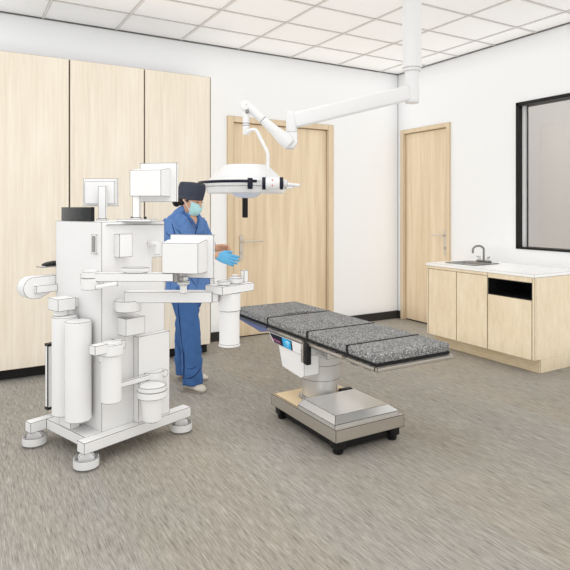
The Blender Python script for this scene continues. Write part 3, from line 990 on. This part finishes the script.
# ------------------------------------------------------------------ person in scrubs (x to the right of the picture plane, y away)
pe = thing('person', 'person in blue scrubs, charcoal cap and teal mask pulling on blue gloves behind the machine', 'person', plan(-.7585, 4.6, 0), RC)
fw_, sd2 = V3((.70, -.714, 0)), V3((-.714, -.70, 0))      # torso forward, torso right-hand side
def tor(z, cx, cy, hw, hd_):
    return ((cx, cy, z), sd2 * hw, fw_ * hd_)
SR, SL = V3((-.155, -.110, 1.325)), V3((.045, .105, 1.320))
ER, EL = V3((-.06, -.235, 1.045)), V3((.14, .07, 1.075))
WR, WL = V3((.225, -.250, 1.092)), V3((.225, -.115, 1.142))
HRt, HLt = V3((-.080, -.040, .86)), V3((.015, .090, .86))
KR, KL = V3((.0, -.085, .47)), V3((-.085, .15, .47))
AR, AL = V3((.018, -.080, .085)), V3((-.10, .205, .085))
# head frame
hf = V3((.84, -.42, -.34)).normalized()
hr = hf.cross(V3((0, 0, 1))).normalized()
hup = hr.cross(hf).normalized()
HCn = V3((-.005, -.02, 1.530))
HM = Matrix(((hr.x, hf.x, hup.x, HCn.x), (hr.y, hf.y, hup.y, HCn.y), (hr.z, hf.z, hup.z, HCn.z), (0, 0, 0, 1)))

def lerp(a, b, t):
    return a + (b - a) * t

body = MB()
body.ell([tor(.80, -.03, .02, .12, .09), tor(.88, -.03, .02, .165, .115), tor(.96, -.04, .02, .155, .105), tor(1.08, -.05, .01, .13, .095),
          tor(1.22, -.055, .0, .155, .105), tor(1.33, -.045, 0, .165, .09), tor(1.385, -.035, 0, .11, .07), tor(1.41, -.03, 0, .065, .058)], 28)
body.ell([((-.035, .0, 1.36), sd2 * .06, fw_ * .058), ((-.025, -.004, 1.42), sd2 * .052, fw_ * .054), ((-.012, -.012, 1.50), sd2 * .05, fw_ * .055)], 24)
for S, E, Wt in ((SR, ER, WR), (SL, EL, WL)):
    body.tube([lerp(S, V3((-.045, 0, 1.34)), .5), S, lerp(S, E, .35), lerp(S, E, .7), E, lerp(E, Wt, .25), lerp(E, Wt, .6), Wt, lerp(E, Wt, 1.08)],
              [.06, .056, .050, .045, .042, .043, .036, .028, .026], 18)
for Hh, K, A in ((HRt, KR, AR), (HLt, KL, AL)):
    body.tube([Hh + V3((0, 0, .04)), Hh, lerp(Hh, K, .4), lerp(Hh, K, .8), K, lerp(K, A, .3), lerp(K, A, .7), A, A - V3((0, 0, .06))],
              [.085, .088, .080, .064, .058, .057, .045, .038, .036], 20)
hd_b = MB()
hd_b.sphere((0, -.008, .028), .074, .094, .09)
hd_b.ell([((0, .028, .03), V3((.062, 0, 0)), V3((0, .066, 0))), ((0, .032, -.02), V3((.062, 0, 0)), V3((0, .064, 0))), ((0, .036, -.06), V3((.055, 0, 0)), V3((0, .056, 0))),
          ((0, .044, -.095), V3((.04, 0, 0)), V3((0, .044, 0))), ((0, .05, -.113), V3((.022, 0, 0)), V3((0, .026, 0)))], 24)
hd_b.ell([((0, .092, .012), V3((.008, 0, 0)), V3((0, .010, 0))), ((0, .100, -.015), V3((.011, 0, 0)), V3((0, .014, 0))), ((0, .104, -.034), V3((.015, 0, 0)), V3((0, .016, 0))), ((0, .096, -.042), V3((.011, 0, 0)), V3((0, .010, 0)))], 14)
hd_b.ell([((0, .084, -.062), V3((.024, 0, 0)), V3((0, .014, 0))), ((0, .086, -.068), V3((.022, 0, 0)), V3((0, .015, 0))), ((0, .084, -.078), V3((.022, 0, 0)), V3((0, .012, 0)))], 14)
for sx in (-1, 1):
    hd_b.sphere((sx * .030, .078, .012), .017, .012, .012, 12, 8)
    hd_b.ell([((sx * .070, -.010, -.025), V3((.006, 0, 0)), V3((0, .010, 0))), ((sx * .076, -.014, -.005), V3((.007, 0, 0)), V3((0, .018, 0))),
              ((sx * .079, -.016, .018), V3((.007, 0, 0)), V3((0, .021, 0))), ((sx * .077, -.016, .033), V3((.005, 0, 0)), V3((0, .012, 0)))], 14)
hd_b.xf(HM)
m_ = bpy.data.meshes.new('h'); hd_b.bm.to_mesh(m_); hd_b.bm.free(); body.bm.from_mesh(m_); bpy.data.meshes.remove(m_)

def hand(mb, wrist, fdir, pdir, scale=1.0, curl=.25, fat=0.0, thumb_up=1.0, spread=.10):
    """fdir: finger direction; pdir: palm normal; fingers fan across fdir x pdir"""
    f_ = fdir.normalized()
    p_ = (pdir - f_ * pdir.dot(f_)).normalized()
    w_ = f_.cross(p_).normalized() * thumb_up           # towards the thumb side
    s_ = scale
    mb.ell([(wrist - f_ * .03 * s_, w_ * (.027 + fat), p_ * (.021 + fat)), (wrist, w_ * (.028 + fat), p_ * (.019 + fat)), (wrist + f_ * .03 * s_, w_ * (.037 + fat), p_ * (.017 + fat)),
            (wrist + f_ * .07 * s_, w_ * (.042 + fat), p_ * (.015 + fat)), (wrist + f_ * .093 * s_, w_ * (.039 + fat), p_ * (.012 + fat))], 18)
    for off, ln, cu_ in ((.030, .072, curl), (.010, .080, curl * 1.05), (-.010, .074, curl * 1.2), (-.029, .058, curl * 1.35)):
        base = wrist + f_ * .075 * s_ + w_ * off * s_
        d = (f_ + w_ * off / .03 * spread).normalized()
        pts_, cur, ang = [base], base, 0.0
        for seg_l in (.30, .42, .31, .27):
            dd = d * math.cos(ang) + p_ * math.sin(ang)
            cur = cur + dd * ln * seg_l * s_
            pts_.append(cur)
            ang += cu_ * 1.3
        mb.tube(pts_, [.0098 + fat, .0096 + fat, .0088 + fat, .0080 + fat, .0064 + fat], 12)
    tb_ = wrist + f_ * .022 * s_ + w_ * .022 * s_
    d1 = (f_ * .7 + w_ * .62 + p_ * .3).normalized()
    d2 = (f_ * .9 + w_ * .28 + p_ * .35).normalized()
    mb.tube([tb_, tb_ + d1 * .035 * s_, tb_ + d1 * .035 * s_ + d2 * .03 * s_, tb_ + d1 * .035 * s_ + d2 * .056 * s_], [.015 + fat, .0125 + fat, .0105 + fat, .0075 + fat], 12)
FR, FL = V3((.95, -.16, -.26)), V3((.95, -.22, -.02))
PR, PL = V3((.10, .93, -.2)), V3((-.05, -.75, -.65))
hand(body, WR, FR, PR, 1.0, .22, 0, 1)
hand(body, WL, FL, PL, .86, .5, 0, -1)
fuse(body, 'body', M['skin'], pe, .0042, 3)

gl = MB()
hand(gl, WR + FR.normalized() * .012, FR, PR, 1.02, .22, .0022, 1)
fuse(gl, 'glove', M['glove'], pe, .0032, 2)

# shirt
sh = MB()
sh.ell([tor(.775, -.03, .02, .20, .150), tor(.88, -.03, .02, .198, .148), tor(.98, -.04, .02, .185, .140), tor(1.08, -.055, .01, .172, .132),
        tor(1.20, -.06, .0, .182, .138), tor(1.29, -.055, 0, .188, .126), tor(1.345, -.05, 0.004, .160, .108), tor(1.385, -.048, .008, .120, .094), tor(1.415, -.046, .012, .088, .078), tor(1.440, -.046, .016, .066, .062)], 36)
sh.tube([V3((-.06, .012, 1.435)), V3((-.085, -.03, 1.41)), lerp(SR, V3((-.07, -.01, 1.40)), .4), SR], [.045, .056, .062, .062], 20)
sh.tube([V3((-.03, .03, 1.43)), V3((-.0, .055, 1.40)), lerp(SL, V3((-.02, .03, 1.39)), .4), SL], [.042, .054, .060, .062], 20)
for S, E in ((SR, ER), (SL, EL)):
    sh.tube([lerp(S, V3((-.045, 0, 1.33)), .6), S + V3((0, 0, .004)), lerp(S, E, .3), lerp(S, E, .65), lerp(S, E, .92)], [.062, .068, .069, .069, .072], 22)
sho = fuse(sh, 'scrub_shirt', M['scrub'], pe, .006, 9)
# cloth folds: real displacement of the fused surface
def folds(o, amp, fn):
    me = o.data
    nv = len(me.vertices)
    no = [0.0] * (nv * 3); co_ = [0.0] * (nv * 3)
    me.vertices.foreach_get('normal', no); me.vertices.foreach_get('co', co_)
    for i in range(0, nv * 3, 3):
        k = amp * fn(V3(co_[i:i + 3]))
        for j in range(3):
            co_[i + j] += no[i + j] * k
    me.vertices.foreach_set('co', co_)
    me.update()
from mathutils import noise as mnoise
def ridge(p):
    return min(.35, 3.0 * abs(mnoise.noise(p))) - .25
folds(sho, .020, lambda p: 1.3 * ridge(V3((p.x * 8 + p.z * 5, p.y * 8, p.z * 5 - p.x * 6))) + .4 * mnoise.noise(V3((p.x * 21, p.y * 21, p.z * 12 + p.x * 10))))
# neckline: V opening showing skin, edged by a band
nk = MB()
base_c = V3((-.030, -.0, 1.425))
vtip = V3((-.045, 0, 1.30)) + fw_ * .128
lft = V3((-.035, 0, 1.420)) + sd2 * .062 + fw_ * .035
rgt = V3((-.035, 0, 1.420)) - sd2 * .062 + fw_ * .035
vm = MB()
mid = V3((-.038, 0, 1.385)) + fw_ * .088
tri = [lft, lerp(lft, vtip, .5) + fw_ * .022, vtip, lerp(rgt, vtip, .5) + fw_ * .022, rgt]
vm.loft([[p + fw_ * .008 for p in tri] + [V3((-.035, 0, 1.425)) + fw_ * .055], [p - fw_ * .03 for p in tri] + [V3((-.035, 0, 1.425)) + fw_ * .02]])
vm.build('neck_opening', M['skin'], pe)
for a_, b_ in ((lft, vtip), (rgt, vtip)):
    nk.tube([a_ - fw_ * .05 + V3((0, 0, .012)), a_ + fw_ * .006, lerp(a_, b_, .5) + fw_ * .034, b_ + fw_ * .012], [.011, .011, .011, .009], 10)
nk.build('neck_band', M['scrubd'], sho)
pk = MB()
pc0 = V3((-.055, 0, 1.20)) + fw_ * .143 - sd2 * .075
pk.box(-.045, .045, -.004, .004, -.055, .05, .003, mat=Matrix.Translation(pc0 + sd2 * 0) @ Matrix.Rotation(math.atan2(-fw_.x, fw_.y) + PI, 4, 'Z'))
pk.build('chest_pocket', M['scrub'], sho)

# trousers
trs = MB()
trs.ell([tor(.80, -.03, .02, .180, .135), tor(.88, -.03, .02, .190, .140), tor(.96, -.035, .02, .175, .125), tor(1.02, -.04, .02, .155, .115)], 32)
trs.tube([HRt + V3((0, 0, .04)), HRt, lerp(HRt, KR, .35), lerp(HRt, KR, .75), KR, lerp(KR, AR, .35), lerp(KR, AR, .75), AR + V3((.006, -.01, -.035))],
         [.105, .114, .106, .086, .080, .078, .078, .080], 26)
trs.tube([HLt + V3((0, 0, .04)), HLt, lerp(HLt, KL, .35), lerp(HLt, KL, .75), KL, lerp(KL, AL, .35), lerp(KL, AL, .75), AL + V3((.01, -.01, -.03))],
         [.100, .106, .098, .084, .080, .078, .076, .078], 26)
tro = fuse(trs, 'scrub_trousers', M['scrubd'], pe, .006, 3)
folds(tro, .020, lambda p: 1.3 * ridge(V3((p.x * 9 + 3.1, p.y * 9, p.z * 2.2 + p.x * 5))) + (.6 if p.z < .35 else .3) * mnoise.noise(V3((p.x * 10, p.y * 10, p.z * 17 + p.x * 9))))

# dark tubes laid on the cloth: seam line and drawn fold shade
from mathutils.bvhtree import BVHTree
def on_cloth(o, path, r, name, mat):
    bv = BVHTree.FromPolygons([v.co.copy() for v in o.data.vertices], [tuple(p.vertices) for p in o.data.polygons])
    pts_ = []
    dv_ = V3((0, -1, 0))
    for x, z in path:
        hit = bv.ray_cast(V3((x, -1.0, z)), V3((0, 1, 0)))
        if hit[0] is not None:
            pts_.append(hit[0] + V3((0, -.0005, 0)))
    n_ = len(pts_)
    if n_ < 3:
        return
    mb_ = MB()
    mb_.tube(pts_, [r * (.35 + .65 * math.sin(PI * (i_ + .5) / n_)) for i_ in range(n_)], 8)
    mb_.build(name, mat, o)
def curve(p0, p1, p2, n=14):
    return [((1 - t) ** 2 * p0[0] + 2 * t * (1 - t) * p1[0] + t * t * p2[0], (1 - t) ** 2 * p0[1] + 2 * t * (1 - t) * p1[1] + t * t * p2[1]) for t in [k / n for k in range(n + 1)]]
SEAM_FOLD_SHADE = plain('blue_seam_fold_shade', (28, 46, 88), 0.9)
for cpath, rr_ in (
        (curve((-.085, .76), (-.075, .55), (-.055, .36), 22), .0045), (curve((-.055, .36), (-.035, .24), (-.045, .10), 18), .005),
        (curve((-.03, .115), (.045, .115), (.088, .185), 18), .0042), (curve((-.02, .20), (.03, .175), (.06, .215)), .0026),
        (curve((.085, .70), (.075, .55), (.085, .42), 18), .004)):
    on_cloth(tro, cpath, rr_, 'seam_fold_shade', SEAM_FOLD_SHADE)
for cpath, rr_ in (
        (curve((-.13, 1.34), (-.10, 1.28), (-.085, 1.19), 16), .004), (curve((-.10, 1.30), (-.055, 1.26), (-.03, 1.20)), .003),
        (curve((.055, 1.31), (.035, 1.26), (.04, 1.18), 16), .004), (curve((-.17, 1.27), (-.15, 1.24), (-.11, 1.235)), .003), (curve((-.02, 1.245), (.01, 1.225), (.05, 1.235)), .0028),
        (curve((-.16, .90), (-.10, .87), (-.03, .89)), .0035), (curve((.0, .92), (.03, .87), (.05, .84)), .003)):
    on_cloth(sho, cpath, rr_, 'seam_fold_shade', SEAM_FOLD_SHADE)

# shoes
def shoe(heel, toe):
    heel, toe = V3(heel), V3(toe)
    d = (toe - heel); ln = d.length; f_ = d.normalized(); s_ = V3((-f_.y, f_.x, 0)); u_ = V3((0, 0, 1))
    b_ = MB()
    for (t0, hw, hh) in ():
        pass
    b_.ell([(heel + u_ * .034, s_ * .020, u_ * .018), (heel + f_ * .012 + u_ * .042, s_ * .036, u_ * .034), (heel + f_ * ln * .25 + u_ * .050, s_ * .038, u_ * .043),
            (heel + f_ * ln * .45 + u_ * .044, s_ * .041, u_ * .038), (heel + f_ * ln * .65 + u_ * .036, s_ * .048, u_ * .030), (heel + f_ * ln * .85 + u_ * .029, s_ * .045, u_ * .022),
            (heel + f_ * ln * .96 + u_ * .024, s_ * .030, u_ * .016), (heel + f_ * ln + u_ * .02, s_ * .012, u_ * .009)], 22)
    so = MB()
    out = []
    for t, hw in ((0, .018), (.06, .034), (.25, .038), (.45, .040), (.65, .048), (.85, .046), (.96, .032), (1.01, .012)):
        out.append((t, hw))
    poly = [heel + f_ * ln * t + s_ * hw for t, hw in out] + [heel + f_ * ln * t - s_ * hw for t, hw in out[::-1]]
    so.prism([p + V3((0, 0, .0005)) for p in poly], (0, 0, .016))
    sob = b_.build('shoe', M['shoe'], pe, 60)
    so.build('sole', M['sole'], sob)
shoe((-.045, -.050, 0), (.125, -.160, 0))
shoe((-.155, .225, 0), (.105, .165, 0))

# cap, hair, mask
cpb = MB()
def cs(z, hw, hd_, oy, tilt=.22):
    seg = 36
    return [V3((hw * math.cos(2 * PI * k / seg) * (1 if abs(math.cos(2 * PI * k / seg)) < .8 else .985), oy + hd_ * math.sin(2 * PI * k / seg), z + tilt * hd_ * math.sin(2 * PI * k / seg))) for k in range(seg)]
cpb.loft([cs(.022, .079, .099, -.012), cs(.026, .086, .107, -.012), cs(.05, .090, .113, -.014), cs(.085, .092, .116, -.018), cs(.118, .090, .114, -.022),
          cs(.137, .087, .110, -.024), cs(.147, .074, .096, -.024), cs(.150, .02, .026, -.024)])
cpb.xf(HM @ Matrix.Translation(V3((0, 0, -.014))))
cpo_ = cpb.build('scrub_cap', M['cap'], pe, 75)
folds(cpo_, .004, lambda p: mnoise.noise(V3((p.x * 14, p.y * 14, p.z * 10))))
bd = MB()
bd.loft([cs(.010, .080, .100, -.012), cs(.010, .0885, .1095, -.012), cs(.040, .0905, .1125, -.013), cs(.044, .086, .107, -.013)], cap=False)
bd.xf(HM @ Matrix.Translation(V3((0, 0, -.014))))
bd.build('cap_band', M['cap'], cpo_, 60)
hb = MB()
hb.sphere((0, -.045, -.008), .072, .062, .055, 20, 12)
hb.sphere((0, -.125, -.062), .042, .038, .048, 20, 12)
hb.sphere((0, -.085, -.045), .04, .04, .04, 20, 12)
for sx in (-1, 1):
    hb.sphere((sx * .068, .018, .008), .010, .016, .028, 12, 8)
hb.xf(HM)
fuse(hb, 'hair', M['hair'], pe, .004, 2)
mk = MB()
rings_ = []
nz, na = 12, 18
for i in range(nz + 1):
    t = i / nz
    z = -.012 - .113 * t
    # half width and forward profile of the mask
    wq = .060 * (1 - .32 * t ** 2.2)
    yq = .048
    bulge = .040 + .028 * math.sin(PI * min(1, t * 1.15) ** .8) + (.004 if i % 3 == 1 else 0)
    if t > .85:
        bulge -= (t - .85) * .18
    rings_.append([V3((wq * math.sin(a) * 1.06, yq - .006 + (bulge + .012) * math.cos(a), z + .010 * abs(math.sin(a)) * (1 if t < .5 else -.2))) for a in [-1.35 + 2.7 * k / na for k in range(na + 1)]])
inner = [[p + V3((0, -.004, 0)) for p in r] for r in rings_]
full = [r + s[::-1] for r, s in zip(rings_, inner)]
mk.loft(full)
mk.xf(HM)
mko = mk.build('face_mask', M['mask'], pe, 50)
lp = MB()
for sx in (-1, 1):
    for z0 in (-.004, -.075):
        lp.tube([HM @ V3((sx * .060, .060, z0)), HM @ V3((sx * .070, .028, z0 * .6)), HM @ V3((sx * .082, -.012, z0 * .25 + .008))], .0022, 6)
lp.build('ear_loop', M['strap'], mko)
ey = MB()
for sx in (-1, 1):
    ey.ell([(HM @ V3((sx * .030 - .014, .0905, .006)), hup * .001, hf * .002), (HM @ V3((sx * .030, .0925, .0035)), hup * .0035, hf * .003), (HM @ V3((sx * .030 + .014, .0895, .006)), hup * .001, hf * .002)], 10)
    ey.ell([(HM @ V3((sx * .030 - .018, .0865, .025)), hup * .002, hf * .002), (HM @ V3((sx * .030, .091, .030)), hup * .0035, hf * .003), (HM @ V3((sx * .030 + .018, .0865, .026)), hup * .002, hf * .002)], 10)
ey.build('eyes_and_brows', M['eye'], pe)

# ------------------------------------------------------------------ light, camera, view
wd_ = bpy.data.worlds.new('daylight')
SC.world = wd_
wd_.use_nodes = True
bg = wd_.node_tree.nodes['Background']
bg.inputs[0].default_value = (0.935, 0.968, 1.0, 1)
bg.inputs[1].default_value = 0.72
SC.cycles.use_fast_gi = True
SC.cycles.fast_gi_method = 'ADD'
wd_.light_settings.ao_factor = 0.38
wd_.light_settings.distance = 0.25

def area(name, loc, sx, sy, power, rot=(0, 0, 0)):
    l = bpy.data.lights.new(name, 'AREA')
    l.shape = 'RECTANGLE'; l.size = sx; l.size_y = sy; l.energy = power
    l.color = (0.95, 0.975, 1.0)
    o = bpy.data.objects.new(name, l)
    o.location = loc; o.rotation_euler = rot
    COL.objects.link(o)
    return o
area('unseen_ceiling_lamp', (1.06, 2.3, HC - .02), .6, 1.0, 13)
area('unseen_ceiling_lamp', (-.5, 3.1, HC - .02), .6, 1.0, 8)  # out of view, added on the left so cabinet fronts outshine their sides
area('unseen_ceiling_lamp', (1.06, .25, HC - .02), .6, 1.0, 7)
area('unseen_ceiling_lamp', (-1.2, 1.2, HC - .02), .6, 1.0, 10)
area('ceiling_lamp_beyond', (6.4, 2.4, HC - .02), 1.0, 1.6, 40)

cam = bpy.data.cameras.new('camera')
cam.sensor_width = 36.0
cam.sensor_fit = 'HORIZONTAL'
cam.lens = 36.0 * 564 / 570
cam.shift_y = -76 / 570
cam.clip_start = 0.05
co = bpy.data.objects.new('camera', cam)
co.location = (0, 0, 1.45)
co.rotation_euler = (PI / 2, 0, math.radians(-30.44))
COL.objects.link(co)
SC.camera = co
SC.view_settings.view_transform = 'Standard'
SC.view_settings.look = 'None'
SC.view_settings.exposure = 0.0
SC.view_settings.gamma = 1.0
SC.view_settings.use_curve_mapping = False
